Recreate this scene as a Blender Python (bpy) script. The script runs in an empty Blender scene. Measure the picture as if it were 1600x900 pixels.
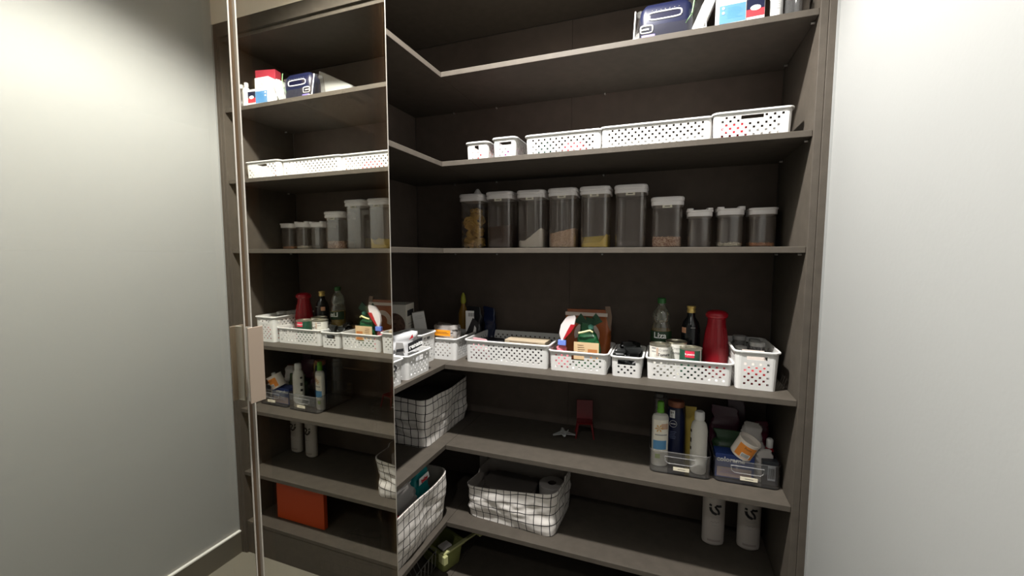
import bpy, bmesh, math, random
from mathutils import Vector, Matrix, noise
random.seed(4)
S = bpy.context.scene
PI = math.pi

# ------------------------------------------------------------------ camera
cd = bpy.data.cameras.new('camera'); cam = bpy.data.objects.new('camera', cd)
S.collection.objects.link(cam); S.camera = cam
F_PX = 648.25
cd.sensor_width = 36.0; cd.lens = F_PX / 1600 * 36.0
cd.shift_x = -0.00237; cd.shift_y = 0.0003
cd.clip_start = 0.02
yw, pt, rl = math.radians(20.0876), math.radians(4.6404), math.radians(0.0488)
fw = Vector((-math.sin(yw) * math.cos(pt), math.cos(yw) * math.cos(pt), -math.sin(pt)))
rt = Vector((math.cos(yw), math.sin(yw), 0)); upv = rt.cross(fw)
rt2 = rt * math.cos(rl) + upv * math.sin(rl); up2 = -rt * math.sin(rl) + upv * math.cos(rl)
M4 = Matrix((rt2, up2, -fw)).transposed().to_4x4(); M4.translation = Vector((0, 0, 1.48))
cam.matrix_world = M4

# ------------------------------------------------------------------ world and exposure
w = bpy.data.worlds.new('world'); S.world = w; w.use_nodes = True
w.node_tree.nodes['Background'].inputs[0].default_value = (0.9, 0.95, 1, 1)
w.node_tree.nodes['Background'].inputs[1].default_value = 0.0
S.view_settings.view_transform = 'Standard'; S.view_settings.look = 'None'
S.view_settings.gamma = 1.0; S.view_settings.use_curve_mapping = False
S.view_settings.exposure = 0.0

# ------------------------------------------------------------------ lamps (a recessed ceiling downlight and an added fill lamp out of view)
CEIL = 2.88
LAMPS = [(-0.44, 0.78, 320.0), (-0.15, -0.95, 25.0)]  # second entry: fill lamp added to brighten the shelf interiors
LAMP_COL = (1.0, 0.975, 0.935)
for i, (lx, ly, pw) in enumerate(LAMPS):
    ld = bpy.data.lights.new('downlight_or_fill', 'SPOT'); ld.shadow_soft_size = 0.045; ld.spot_size = math.radians(134); ld.spot_blend = 0.46
    ld.energy = pw; ld.color = LAMP_COL
    lo = bpy.data.objects.new('downlight_or_fill', ld); S.collection.objects.link(lo)
    lo.location = (lx, ly, CEIL - 0.06)

# ------------------------------------------------------------------ materials
MT = {}
def mat(name, col, rough=0.5, metal=0.0, spec=0.5, bump=0.0, bscale=60, var=0.0, vscale=8, coat=0.0, stretch=None):
    if name in MT: return MT[name]
    m = bpy.data.materials.new(name); m.use_nodes = True; nt = m.node_tree; b = nt.nodes['Principled BSDF']
    b.inputs['Base Color'].default_value = (*col, 1); b.inputs['Roughness'].default_value = rough
    b.inputs['Metallic'].default_value = metal; b.inputs['Specular IOR Level'].default_value = spec
    b.inputs['Coat Weight'].default_value = coat
    tc = nt.nodes.new('ShaderNodeTexCoord'); src = tc.outputs['Object']
    if stretch:
        mp = nt.nodes.new('ShaderNodeMapping'); mp.inputs['Scale'].default_value = stretch
        nt.links.new(src, mp.inputs[0]); src = mp.outputs[0]
    if var > 0:
        n = nt.nodes.new('ShaderNodeTexNoise'); n.inputs['Scale'].default_value = vscale; n.inputs['Detail'].default_value = 4
        nt.links.new(src, n.inputs['Vector'])
        r = nt.nodes.new('ShaderNodeValToRGB')
        r.color_ramp.elements[0].position = 0.3; r.color_ramp.elements[1].position = 0.7
        r.color_ramp.elements[0].color = (*[c * (1 - var) for c in col], 1)
        r.color_ramp.elements[1].color = (*[min(1, c * (1 + var)) for c in col], 1)
        nt.links.new(n.outputs['Fac'], r.inputs[0]); nt.links.new(r.outputs[0], b.inputs['Base Color'])
    if bump > 0:
        n2 = nt.nodes.new('ShaderNodeTexNoise'); n2.inputs['Scale'].default_value = bscale; n2.inputs['Detail'].default_value = 3
        nt.links.new(src, n2.inputs['Vector'])
        bp = nt.nodes.new('ShaderNodeBump'); bp.inputs['Strength'].default_value = bump; bp.inputs['Distance'].default_value = 0.002
        nt.links.new(n2.outputs['Fac'], bp.inputs['Height']); nt.links.new(bp.outputs[0], b.inputs['Normal'])
    MT[name] = m
    return m

def clear(name, tint=(0.9, 0.9, 0.9), milk=0.12, milkcol=(0.6, 0.58, 0.57), gloss=0.10, rough=0.06):
    """thin clear plastic: see-through, a little milky, with a gloss"""
    m = bpy.data.materials.new(name); m.use_nodes = True; nt = m.node_tree; nt.nodes.clear()
    o = nt.nodes.new('ShaderNodeOutputMaterial')
    t = nt.nodes.new('ShaderNodeBsdfTransparent'); t.inputs[0].default_value = (*tint, 1)
    d = nt.nodes.new('ShaderNodeBsdfDiffuse'); d.inputs[0].default_value = (*milkcol, 1)
    g = nt.nodes.new('ShaderNodeBsdfGlossy'); g.inputs['Roughness'].default_value = rough
    a = nt.nodes.new('ShaderNodeMixShader'); a.inputs[0].default_value = milk
    nt.links.new(t.outputs[0], a.inputs[1]); nt.links.new(d.outputs[0], a.inputs[2])
    lw = nt.nodes.new('ShaderNodeLayerWeight'); lw.inputs[0].default_value = 0.35
    mr = nt.nodes.new('ShaderNodeMapRange'); mr.inputs['To Min'].default_value = gloss * 0.5; mr.inputs['To Max'].default_value = min(0.7, gloss * 5)
    nt.links.new(lw.outputs['Facing'], mr.inputs['Value'])
    c = nt.nodes.new('ShaderNodeMixShader'); nt.links.new(mr.outputs[0], c.inputs[0])
    nt.links.new(a.outputs[0], c.inputs[1]); nt.links.new(g.outputs[0], c.inputs[2]); nt.links.new(c.outputs[0], o.inputs[0])
    return m

WOOD = mat('taupe_laminate', (0.066, 0.056, 0.045), rough=0.62, spec=0.25, var=0.10, vscale=30, bump=0.12, bscale=220, stretch=(1, 1, 1))
PANEL = mat('taupe_back_panel', (0.092, 0.072, 0.059), rough=0.7, spec=0.2, var=0.08, vscale=20)
WALLM = mat('painted_plaster', (0.27, 0.274, 0.268), rough=0.75, spec=0.2, bump=0.08, bscale=120, var=0.012, vscale=3)
BULK = mat('beige_plaster', (0.78, 0.70, 0.60), rough=0.8, spec=0.2)
CEILM = mat('ceiling_paint', (0.20, 0.20, 0.195), rough=0.9, spec=0.1)
FLOORM = mat('porcelain_floor', (0.19, 0.175, 0.14), rough=0.35, spec=0.4, var=0.05, vscale=6)
BASEM = mat('baseboard_tile', (0.11,0.098,0.078), rough=0.4, var=0.06, vscale=9)
GROUT = mat('white_sealant', (0.78, 0.76, 0.72), rough=0.6)
WPLA = mat('white_plastic', (0.66, 0.655, 0.64), rough=0.38, spec=0.45)
LIDM = mat('lid_plastic', (0.88, 0.85, 0.85), rough=0.35)
ALU = mat('edge_metal', (0.75, 0.71, 0.64), rough=0.35, metal=0.7)
HAND = mat('handle_beige', (0.30, 0.235, 0.18), rough=0.5)
STILE = mat('door_frame_brown', (0.42, 0.31, 0.21), rough=0.6, var=0.05)
PIN = mat('shelf_pin_metal', (0.6, 0.58, 0.55), rough=0.35, metal=0.8)
CLEAR = clear('clear_container', tint=(.93,.92,.91), milk=0.06, milkcol=(.66,.56,.50))
CLEARB = clear('clear_bin', tint=(.93,.93,.93), milk=0.02, gloss=0.10)
FILM = clear('clear_film', tint=(.94,.94,.94), milk=0.02, gloss=0.16, rough=0.10)
SMOKE = clear('smoked_glass_jar', tint=(0.75, 0.75, 0.75), milk=0.14, milkcol=(0.4, 0.4, 0.4), gloss=0.12)
BLACK = mat('black_print', (0.012, 0.012, 0.014), rough=0.5)
WHITE = mat('white_print', (0.85, 0.85, 0.84), rough=0.5)
PAPER = mat('paper_label', (0.75, 0.71, 0.60), rough=0.7)
GREYP = mat('grey_print', (0.30, 0.29, 0.28), rough=0.6)
RED = mat('red_print', (0.62, 0.03, 0.04), rough=0.4)
NAVY = mat('navy_plastic', (0.006, 0.008, 0.030), rough=0.35)
BLUE = mat('light_blue_print', (0.07, 0.19, 0.36), rough=0.45)

def mirror_mat():
    m = bpy.data.materials.new('bronze_mirror_glass'); m.use_nodes = True; nt = m.node_tree; nt.nodes.clear()
    o = nt.nodes.new('ShaderNodeOutputMaterial')
    t = nt.nodes.new('ShaderNodeBsdfTransparent'); t.inputs[0].default_value = (0.80, 0.66, 0.50, 1)
    g = nt.nodes.new('ShaderNodeBsdfGlossy'); g.inputs['Roughness'].default_value = 0.0
    g.inputs['Color'].default_value = (0.95, 0.965, 0.90, 1)
    x = nt.nodes.new('ShaderNodeMixShader'); x.inputs[0].default_value = 0.72
    nt.links.new(t.outputs[0], x.inputs[1]); nt.links.new(g.outputs[0], x.inputs[2]); nt.links.new(x.outputs[0], o.inputs[0])
    return m
MIRROR = mirror_mat()

def grid_mat():
    m = bpy.data.materials.new('grid_print_canvas'); m.use_nodes = True; nt = m.node_tree; b = nt.nodes['Principled BSDF']
    b.inputs['Roughness'].default_value = 0.75; b.inputs['Specular IOR Level'].default_value = 0.25
    uv = nt.nodes.new('ShaderNodeUVMap'); sp = nt.nodes.new('ShaderNodeSeparateXYZ')
    tc = nt.nodes.new('ShaderNodeTexCoord'); n = nt.nodes.new('ShaderNodeTexNoise'); n.inputs['Scale'].default_value = 9; n.inputs['Detail'].default_value = 1
    nt.links.new(tc.outputs['Object'], n.inputs['Vector'])
    sb = nt.nodes.new('ShaderNodeVectorMath'); sb.operation = 'SUBTRACT'; sb.inputs[1].default_value = (0.5, 0.5, 0.5)
    ms = nt.nodes.new('ShaderNodeVectorMath'); ms.operation = 'SCALE'; ms.inputs['Scale'].default_value = 0.022
    ad = nt.nodes.new('ShaderNodeVectorMath'); ad.operation = 'ADD'
    nt.links.new(n.outputs['Color'], sb.inputs[0]); nt.links.new(sb.outputs[0], ms.inputs[0])
    nt.links.new(uv.outputs[0], ad.inputs[0]); nt.links.new(ms.outputs[0], ad.inputs[1]); nt.links.new(ad.outputs[0], sp.inputs[0])
    def line(sock, pitch, wd):
        d = nt.nodes.new('ShaderNodeMath'); d.operation = 'DIVIDE'; d.inputs[1].default_value = pitch; nt.links.new(sock, d.inputs[0])
        f = nt.nodes.new('ShaderNodeMath'); f.operation = 'FRACT'; nt.links.new(d.outputs[0], f.inputs[0])
        l = nt.nodes.new('ShaderNodeMath'); l.operation = 'LESS_THAN'; l.inputs[1].default_value = wd; nt.links.new(f.outputs[0], l.inputs[0])
        return l.outputs[0]
    mx = nt.nodes.new('ShaderNodeMath'); mx.operation = 'MAXIMUM'
    nt.links.new(line(sp.outputs[0], 0.0315, 0.095), mx.inputs[0]); nt.links.new(line(sp.outputs[1], 0.0345, 0.085), mx.inputs[1])
    mc = nt.nodes.new('ShaderNodeMix'); mc.data_type = 'RGBA'
    mc.inputs['A'].default_value = (0.68, 0.645, 0.61, 1); mc.inputs['B'].default_value = (0.015, 0.013, 0.015, 1)
    nt.links.new(mx.outputs[0], mc.inputs['Factor']); nt.links.new(mc.outputs['Result'], b.inputs['Base Color'])
    return m
GRID = grid_mat()

def speck_mat(name, a, b_, scale):
    m = bpy.data.materials.new(name); m.use_nodes = True; nt = m.node_tree; b = nt.nodes['Principled BSDF']
    tc = nt.nodes.new('ShaderNodeTexCoord'); v = nt.nodes.new('ShaderNodeTexVoronoi'); v.inputs['Scale'].default_value = scale
    nt.links.new(tc.outputs['Object'], v.inputs['Vector'])
    mc = nt.nodes.new('ShaderNodeMix'); mc.data_type = 'RGBA'; mc.inputs['A'].default_value = (*a, 1); mc.inputs['B'].default_value = (*b_, 1)
    sp = nt.nodes.new('ShaderNodeSeparateColor'); nt.links.new(v.outputs['Color'], sp.inputs[0])
    nt.links.new(sp.outputs[0], mc.inputs['Factor']); nt.links.new(mc.outputs['Result'], b.inputs['Base Color'])
    b.inputs['Roughness'].default_value = 0.7
    return m

# ------------------------------------------------------------------ mesh helpers
class G:
    def __init__(s): s.v = []; s.f = []; s.uv = None
    def add(s, vs, fs):
        o = len(s.v); s.v += [tuple(p) for p in vs]; s.f += [tuple(i + o for i in f) for f in fs]; return s
    def box(s, x0, x1, y0, y1, z0, z1):
        return s.add([(x0,y0,z0),(x1,y0,z0),(x1,y1,z0),(x0,y1,z0),(x0,y0,z1),(x1,y0,z1),(x1,y1,z1),(x0,y1,z1)],
                     [(0,3,2,1),(4,5,6,7),(0,1,5,4),(1,2,6,5),(2,3,7,6),(3,0,4,7)])
    def loft(s, rings, cap0=True, cap1=True, closed=True):
        n = len(rings[0]); vs = [p for r in rings for p in r]; fs = []
        for i in range(len(rings) - 1):
            for j in range(n if closed else n - 1):
                a = i*n + j; b = i*n + (j+1) % n
                fs.append((a, b, b+n, a+n))
        if cap0: fs.append(tuple(range(n-1, -1, -1)))
        if cap1: fs.append(tuple((len(rings)-1)*n + k for k in range(n)))
        return s.add(vs, fs)
    def lathe(s, prof, seg=24, cx=0, cy=0, sx=1, sy=1, cap0=True, cap1=True):
        return s.loft([[(cx + r*sx*math.cos(2*PI*k/seg), cy + r*sy*math.sin(2*PI*k/seg), z) for k in range(seg)] for r, z in prof], cap0, cap1)
    def tube(s, pts, r, seg=6):
        pts = [Vector(p) for p in pts]; rings = []
        for i, p in enumerate(pts):
            d = (pts[min(i+1, len(pts)-1)] - pts[max(i-1, 0)]).normalized()
            a = Vector((0,0,1)) if abs(d.z) < .9 else Vector((1,0,0))
            u = d.cross(a).normalized(); v = d.cross(u)
            rr = r[i] if isinstance(r, (list, tuple)) else r
            rings.append([p + (u*math.cos(2*PI*k/seg) + v*math.sin(2*PI*k/seg))*rr for k in range(seg)])
        return s.loft(rings)
    def xf(s, m): s.v = [tuple(m @ Vector(p)) for p in s.v]; return s
    def build(s, name, m, parent=None, smooth=True, bevel=0, solid=0):
        me = bpy.data.meshes.new(name); me.from_pydata(s.v, [], s.f); me.update()
        if s.uv is not None:
            l = me.uv_layers.new(name='UVMap')
            for lp in me.loops: l.data[lp.index].uv = s.uv[lp.vertex_index]
        bm = bmesh.new(); bm.from_mesh(me); bmesh.ops.recalc_face_normals(bm, faces=bm.faces); bm.to_mesh(me); bm.free()
        me.materials.append(m)
        o = bpy.data.objects.new(name, me); S.collection.objects.link(o)
        if parent: o.parent = parent
        if smooth:
            me.shade_smooth()
            me.set_sharp_from_angle(angle=math.radians(38))
        if bevel:
            b = o.modifiers.new('bevel', 'BEVEL'); b.width = bevel; b.segments = 2; b.limit_method = 'ANGLE'
        if solid:
            b = o.modifiers.new('solid', 'SOLIDIFY'); b.thickness = solid; b.offset = -1
        return o

def rr(w, d, r, z, seg=4, cx=0, cy=0):
    out = []
    for sx, sy, a0 in ((1,1,0),(-1,1,90),(-1,-1,180),(1,-1,270)):
        for k in range(seg+1):
            a = math.radians(a0 + 90*k/seg)
            out.append((cx + sx*(w/2-r) + r*math.cos(a), cy + sy*(d/2-r) + r*math.sin(a), z))
    return out

def thing(name, label, cat, loc=(0,0,0), rz=0, group=None, rx=0, ry=0):
    o = bpy.data.objects.new(name, None); S.collection.objects.link(o); o.empty_display_size = 0.03
    o.location = loc; o.rotation_euler = (rx, ry, rz); o['label'] = label; o['category'] = cat
    if group: o['group'] = group
    return o
def tag(o, label, cat, group=None, kind=None):
    o['label'] = label; o['category'] = cat
    if group: o['group'] = group
    if kind: o['kind'] = kind
    return o
def struct(name, g, m, label=None, **k):
    o = g.build(name, m, **k); o['kind'] = 'structure'
    if label: o['label'] = label
    return o

def text(s, size, m, parent, loc=(0,0,0), bend=None, rot=0, name='lettering', bold=0.0, squash=1.0):
    """flat or bent lettering standing on the x-z plane, facing -y"""
    c = bpy.data.curves.new('t', 'FONT'); c.body = s; c.size = size; c.align_x = 'CENTER'; c.align_y = 'CENTER'; c.offset = bold
    c.resolution_u = 3
    o = bpy.data.objects.new('t', c); S.collection.objects.link(o)
    bpy.context.view_layer.update()
    me = bpy.data.meshes.new_from_object(o.evaluated_get(bpy.context.evaluated_depsgraph_get()))
    bpy.data.objects.remove(o); bpy.data.curves.remove(c)
    ca, sa = math.cos(rot), math.sin(rot)
    for v in me.vertices:
        x, y = v.co.x*squash, v.co.y; x, y = x*ca - y*sa, x*sa + y*ca
        if bend: v.co = Vector((bend*math.sin((x+loc[0])/bend), -bend*math.cos((x+loc[0])/bend) + loc[1], y + loc[2]))
        else: v.co = Vector((x + loc[0], loc[1], y + loc[2]))
    me.materials.clear(); me.materials.append(m); me.name = name
    ob = bpy.data.objects.new(name, me); S.collection.objects.link(ob); ob.parent = parent
    return ob
def patch(parent, m, r, a0, a1, z0, z1, sx=1, sy=1, name='label', n=10):
    """print on a round wall, angles in degrees measured from the front"""
    g = G(); vs = []
    for k in range(n+1):
        a = math.radians(a0 + (a1-a0)*k/n)
        for z in (z0, z1): vs.append((r*sx*math.sin(a), -r*sy*math.cos(a), z))
    g.add(vs, [(2*k, 2*k+2, 2*k+3, 2*k+1) for k in range(n)])
    return g.build(name, m, parent)
def card(parent, m, x0, x1, z0, z1, y, name='label'):
    return G().add([(x0,y,z0),(x1,y,z0),(x1,y,z1),(x0,y,z1)], [(0,1,2,3)]).build(name, m, parent, smooth=False)
def lines(parent, m, x0, x1, z1, n, y, pitch=0.004, th=0.0011, name='small_print'):
    g = G()
    for k in range(n):
        a = x0 + (x1-x0)*random.uniform(0, .12); b = x1 - (x1-x0)*random.uniform(0, .3); z = z1 - k*pitch
        g.add([(a,y,z-th),(b,y,z-th),(b,y,z),(a,y,z)], [(0,1,2,3)])
    return g.build(name, m, parent, smooth=False)

# ------------------------------------------------------------------ room shell
XR, XM, XL = 0.411, -0.77, -1.14      # right wall, mirror doors, back of the left run
YF, YB = 1.3835, 1.745                # shelf front, back panel
SH = {1: 2.1434, 2: 1.8237, 3: 1.5034, 4: 1.0579, 5: 0.7359, 6: 0.4188, 7: 0.165}
T = 0.018; XI = 0.368
struct('floor', G().box(-1.3, XR+.1, -1.8, 1.9, -.1, 0), FLOORM, 'pale beige porcelain floor', smooth=False)
struct('ceiling', G().box(-1.3, XR+.1, -1.8, 1.9, CEIL, CEIL+.1), CEILM, 'white ceiling', smooth=False)
struct('wall_right', G().box(XR, XR+.1, -1.8, 1.9, 0, CEIL), WALLM, 'white painted wall beside the shelving', smooth=False)
struct('wall_rear', G().box(-1.3, XR, -1.8, -1.7, 0, CEIL), WALLM, smooth=False)
struct('wall_back', G().box(-1.3, XR, YB+.015, 1.9, 0, CEIL), WALLM, smooth=False)
struct('wall_left', G().box(-1.3, -1.165, -1.7, YB+.015, 0, CEIL).box(-1.165, XM+.01, -1.7, .12, 0, CEIL), WALLM, smooth=False)
struct('trim_1', G().box(-1.165, XR, 1.372, YB+.015, 2.512, CEIL).box(-1.165, XM+.01, .12, 1.372, 2.512, CEIL), BULK, 'beige plaster bulkhead above the shelving', smooth=False)
struct('baseboard_right', G().box(XR-.013, XR, -1.7, 1.372, 0, .108), BASEM, 'taupe tile baseboard', smooth=False)
struct('trim_2', G().box(XR-.015, XR, -1.7, 1.372, .108, .114), GROUT, smooth=False)
struct('trim_3', G().add([(.4075,1.371,0),(XR,1.371,0),(XR,1.38,0),(.4075,1.38,0),(.404,1.371,2.512),(XR,1.371,2.512),(XR,1.38,2.512),(.404,1.38,2.512)],
       [(0,3,2,1),(4,5,6,7),(0,1,5,4),(1,2,6,5),(2,3,7,6),(3,0,4,7)]), WALLM, 'thin white plaster strip beside the shelving', smooth=False)

for i, (lx, ly, pw) in enumerate(LAMPS):  # the second fixture belongs to the added fill lamp
    t = thing('ceiling_or_fill_light', ['small round recessed ceiling downlight nearest the shelving', 'added round ceiling fill light, unseen, far behind the viewer'][i], 'ceiling light', (lx, ly, CEIL), 0, None)
    G().lathe([(.054,-.001),(.07,-.001),(.07,-.008),(.054,-.010),(.054,-.001)], 32, cap0=False, cap1=False).build('trim_ring', WPLA, t)
    em = mat('lamp_diffuser', (1,1,1)); em.node_tree.nodes['Principled BSDF'].inputs['Emission Color'].default_value = (1,.97,.92,1)
    em.node_tree.nodes['Principled BSDF'].inputs['Emission Strength'].default_value = 8
    G().lathe([(.053,-.002),(.053,-.004)], 32).build('diffuser', em, t)

# ------------------------------------------------------------------ built-in shelving
cab = thing('pantry_shelving', 'tall dark taupe L-shaped built-in pantry shelving with seven shelf levels', 'shelving', (0, YF, 0))
CO = Vector((0, -YF, 0))
def cpart(name, g, m, label=None, bevel=0.0012):
    g.v = [(p[0], p[1]-YF, p[2]) for p in g.v]
    o = g.build(name, m, cab, smooth=False, bevel=bevel)
    if label: o['label'] = label
    return o
cpart('side_panel', G().box(XI, .3868, 1.375, YB, 0, 2.453), WOOD)
cpart('outer_stile', G().box(.3874, .4072, 1.373, 1.395, 0, 2.512), WOOD)
cpart('header', G().box(-.795, .3872, 1.373, 1.395, 2.4535, 2.512), WOOD)
cpart('header', G().box(-.800, -.776, .14, 1.372, 2.4535, 2.512), WOOD)
cpart('top_board', G().box(XL, XI-.0005, 1.3835, YB, 2.4345, 2.4525), WOOD)
cpart('top_board', G().box(XL, -.7935, .14, 1.383, 2.4345, 2.4525), WOOD)
for x0, x1 in ((-1.14, -.3868), (-.3860, XI-.0005)):
    cpart('back_panel', G().box(x0, x1, YB+.0005, YB+.0065, .1, 2.4340), PANEL)
cpart('left_back_panel', G().box(XL-.0065, XL-.0005, .14, YB, .1, 2.4340), PANEL)
cpart('end_panel', G().box(XL, -.7935, .121, .139, 0, 2.4525), WOOD)
cpart('plinth', G().box(-.78, XI-.0005, YF+.001, YF+.016, 0, SH[7]-T-.0005), WOOD)
cpart('plinth', G().box(-.796, -.781, .14, YF, 0, SH[7]-T-.0005), WOOD)
for k in range(1, 8):
    z = SH[k]
    cpart('shelf', G().box(-.7925, XI-.0006, YF, YB-.0002, z-T, z), WOOD)
    cpart('shelf', G().box(XL+.0002, -.7935, .1395, YB-.0002, z-T, z), WOOD)
    if k < 7:
        for (px, py, dx, dy) in ((XI-.001, YF+.035, -1, 0), (XI-.001, YB-.05, -1, 0), (-.25, YB-.001, 0, -1), (-.93, YB-.001, 0, -1), (XL+.001, 1.5, 1, 0), (-.72, YB-.001, 0, -1)):
            g = G().tube([(px, py, z-T-.004), (px+dx*.009, py+dy*.009, z-T-.004)], .0035, 8)
            cpart('shelf_pin', g, PIN, bevel=0)

# ------------------------------------------------------------------ mirrored sliding doors
def leaf(label, y0, y1, rz=0, x=XM):
    t = thing('sliding_door', label, 'door', (x, y1, .01), rz)
    W = y1 - y0; H = 2.435
    G().box(-.0045, 0, -W+.0035, -.0035, .002, H).build('mirror_glass', MIRROR, t, smooth=False)
    G().box(-.019, -.006, -W+.001, -W+.036, .002, H).box(-.019, -.006, -.036, -.001, .002, H) .build('frame_stile', STILE, t, smooth=False)
    G().box(-.019, -.006, -W+.037, -.037, H-.05, H).box(-.019, -.006, -W+.037, -.037, .002, .06).build('frame_rail', STILE, t, smooth=False)
    a = G().box(-.0062, .0006, -.0030, 0, 0, H).build('edge_trim', ALU, t, smooth=False); a['label'] = 'thin bright metal edge'
    b = G().box(-.0062, .0006, -W, -W+.0030, 0, H).build('edge_trim', ALU, t, smooth=False); b['label'] = 'thin bright metal edge'
    return t
d1 = leaf('bronze mirrored glass door leaf reflecting the shelves and baskets', .584, 1.036)
d2 = leaf('bronze mirrored glass door leaf reflecting the blank white wall', .12, .576, rz=math.radians(.0), x=-.7745)
d2y = .576
# folded pull plate on the meeting edge of the first leaf
g = G().box(.0012, .020, .584-1.036-.012, .584-1.036-.0095, 1.180, 1.329)
g2 = G().box(.018, .0205, .562-1.036, .594-1.036, 1.180, 1.329)
h1 = g2.build('pull_handle', HAND, d1, smooth=False, bevel=.0006); h1['label'] = 'beige flat pull handle plate'
g.build('handle_bracket', ALU, h1, smooth=False)

# ------------------------------------------------------------------ perforated baskets
def basket_mesh(w, d, h, handles=(0,), flare=0.045, slotw=0.056, sloth=0.019):
    """w,d at the base; four walls of square staggered holes; handles: sides 0 front,1 right,2 back,3 left"""
    g = G(); R = .012; P = .0106; HL = .0067
    nr = int((h - .018) / P)
    zr = [0.0]; hole_row = [None]; z0 = (h - nr*P)/2 - .001
    for j in range(nr):
        zr += [z0 + j*P + (P-HL)/2, z0 + j*P + (P+HL)/2]; hole_row += [j, None]
    zr.append(h)
    hole_row = hole_row[:len(zr)-1]
    cols = []; flags = []          # boundary points (x,y,nx,ny), flag per interval (side, idx, u)
    def side(ax, ay, bx, by, nx, ny, sd):
        L = math.hypot(bx-ax, by-ay); n = max(1, int((L - .008)/P)); s0 = (L - n*P)/2
        us = [0.0]; fl = [None]
        for i in range(n):
            us += [s0 + i*P + (P-HL)/2, s0 + i*P + (P+HL)/2]; fl += [(sd, i, s0 + (i+.5)*P - L/2), (sd, None, s0 + (i+1)*P - L/2)]
        fl[0] = (sd, None, -L/2); 
        for u, f in zip(us, fl):
            cols.append((ax + (bx-ax)*u/L, ay + (by-ay)*u/L, nx, ny)); flags.append(f)
    def corner(cx, cy, a0):
        for k in range(4):
            a = math.radians(a0 + 90*k/4)
            cols.append((cx + R*math.cos(a), cy + R*math.sin(a), math.cos(a), math.sin(a))); flags.append(None)
    hw, hd = w/2, d/2
    side(-hw+R, -hd, hw-R, -hd, 0, -1, 0); corner(hw-R, -hd+R, -90)
    side(hw, -hd+R, hw, hd-R, 1, 0, 1); corner(hw-R, hd-R, 0)
    side(hw-R, hd, -hw+R, hd, 0, 1, 2); corner(-hw+R, hd-R, 90)
    side(-hw, hd-R, -hw, -hd+R, -1, 0, 3); corner(-hw+R, -hd+R, 180)
    n = len(cols); vs = []
    for z in zr:
        for (x, y, nx, ny) in cols:
            o = flare*z; vs.append((x + nx*o, y + ny*o, z))
    fs = []
    zt = h - .009; zb = zt - sloth
    for j in range(len(zr)-1):
        zc = (zr[j] + zr[j+1])/2
        for i in range(n):
            f = flags[i]; cut = False
            if f:
                sd, k, u = f
                if sd in handles:
                    inslot = abs(u) < slotw/2 and zb < zc < zt
                    if inslot: cut = True
                    elif abs(u) < slotw/2 + .008 and zc > zb - .006: cut = False
                    elif hole_row[j] is not None and k is not None and (hole_row[j] + k) % 2 == 0: cut = True
                elif hole_row[j] is not None and k is not None and (hole_row[j] + k) % 2 == 0: cut = True
            if cut: continue
            a = j*n + i; b = j*n + (i+1) % n
            fs.append((a, b, b+n, a+n))
    g.add(vs, fs)
    # floor
    g.add([(x, y, 0.0) for (x, y, nx, ny) in cols], [tuple(range(n))])
    # outward lip
    o = flare*h
    prof = [(0, h-.0005), (0, h), (.0045, h), (.0055, h-.0015), (.0050, h-.0050), (.0035, h-.0050), (.0035, h-.0020)]
    g.loft([[(x + nx*(o+q), y + ny*(o+q), z) for (x, y, nx, ny) in cols] for q, z in prof], False, False)
    return g
def basket(label, w, d, h, loc, rz=0, handles=(0,), group=None, **k):
    g = basket_mesh(w, d, h, handles, **k)
    me = g.build('storage_basket', WPLA, None, smooth=False, solid=.0013)
    me.location = loc; me.rotation_euler = (0, 0, rz)
    tag(me, label, 'basket', group)
    return me
def B(label, x0, x1, yf, depth, h, s, handles=(), group=None, rz=0, **k):
    return basket(label, x1-x0, depth, h, ((x0+x1)/2, yf+depth/2, SH[s]+.0005), rz, handles, group, **k)
def BL(label, y0, y1, xf, depth, h, s, handles=(), group=None, **k):   # on the left run, front facing +x
    return basket(label, y1-y0, depth, h, (xf-depth/2, (y0+y1)/2, SH[s]+.0005), PI/2, handles, group, **k)
g2_ = 'white perforated baskets on the second shelf'; g4_ = 'white perforated baskets on the counter-height shelf'
B('white perforated basket with a grip slot, rightmost on its high shelf', .127, .329, 1.440, .20, .086, 2, (0,), g2_, rz=0)
B('longest white perforated basket on the high shelf', -.216, .118, 1.452, .20, .083, 2, (), g2_)
B('mid-length white perforated basket left of the longest one on the high shelf', -.484, -.222, 1.450, .20, .080, 2, (), g2_)
B('small white basket with purple packet behind its grip slot on the high shelf', -.608, -.526, 1.440, .19, .080, 2, (0,), g2_, slotw=.045)
B('small white basket with a red item behind its slot, leftmost of the high shelf row', -.718, -.636, 1.442, .19, .074, 2, (0,), g2_, slotw=.02)
BL('white basket mostly hidden by the door on the high left shelf', .84, 1.066, -.808, .2, .10, 2, (0,), g2_)
B('tall deep white basket holding glass jars at the right end', .2175, .3285, 1.452, .235, .123, 4, (0,), g4_, flare=.05)
B('long low white basket holding cans and bottles', -.050, .206, 1.464, .20, .074, 4, (), g4_)
B('narrow white basket full of black packets', -.168, -.071, 1.455, .19, .072, 4, (0,), g4_)
B('white basket holding the green snack bag, with grip slot', -.391, -.187, 1.453, .20, .075, 4, (0,), g4_, slotw=.05)
B('widest white basket on the counter-height shelf, left of the green bag', -.735, -.402, 1.455, .225, .089, 4, (), g4_)
B('white basket in the corner beneath the orange-labelled clear packet', -.925, -.779, 1.448, .20, .088, 4, (), g4_)
BL('bright white basket under the large flour bag on the left run', 1.158, 1.300, -.806, .22, .083, 4, (0,), g4_, slotw=.045)
bg = BL('white basket half hidden by the door edge, round black mark on its grip', .975, 1.130, -.806, .22, .084, 4, (), g4_)
G().tube([(.030+.0085*math.cos(2*PI*k/20), -.1155, .060+.0085*math.sin(2*PI*k/20)) for k in range(21)], .0020, 6).build('round_mark', BLACK, bg)
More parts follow.
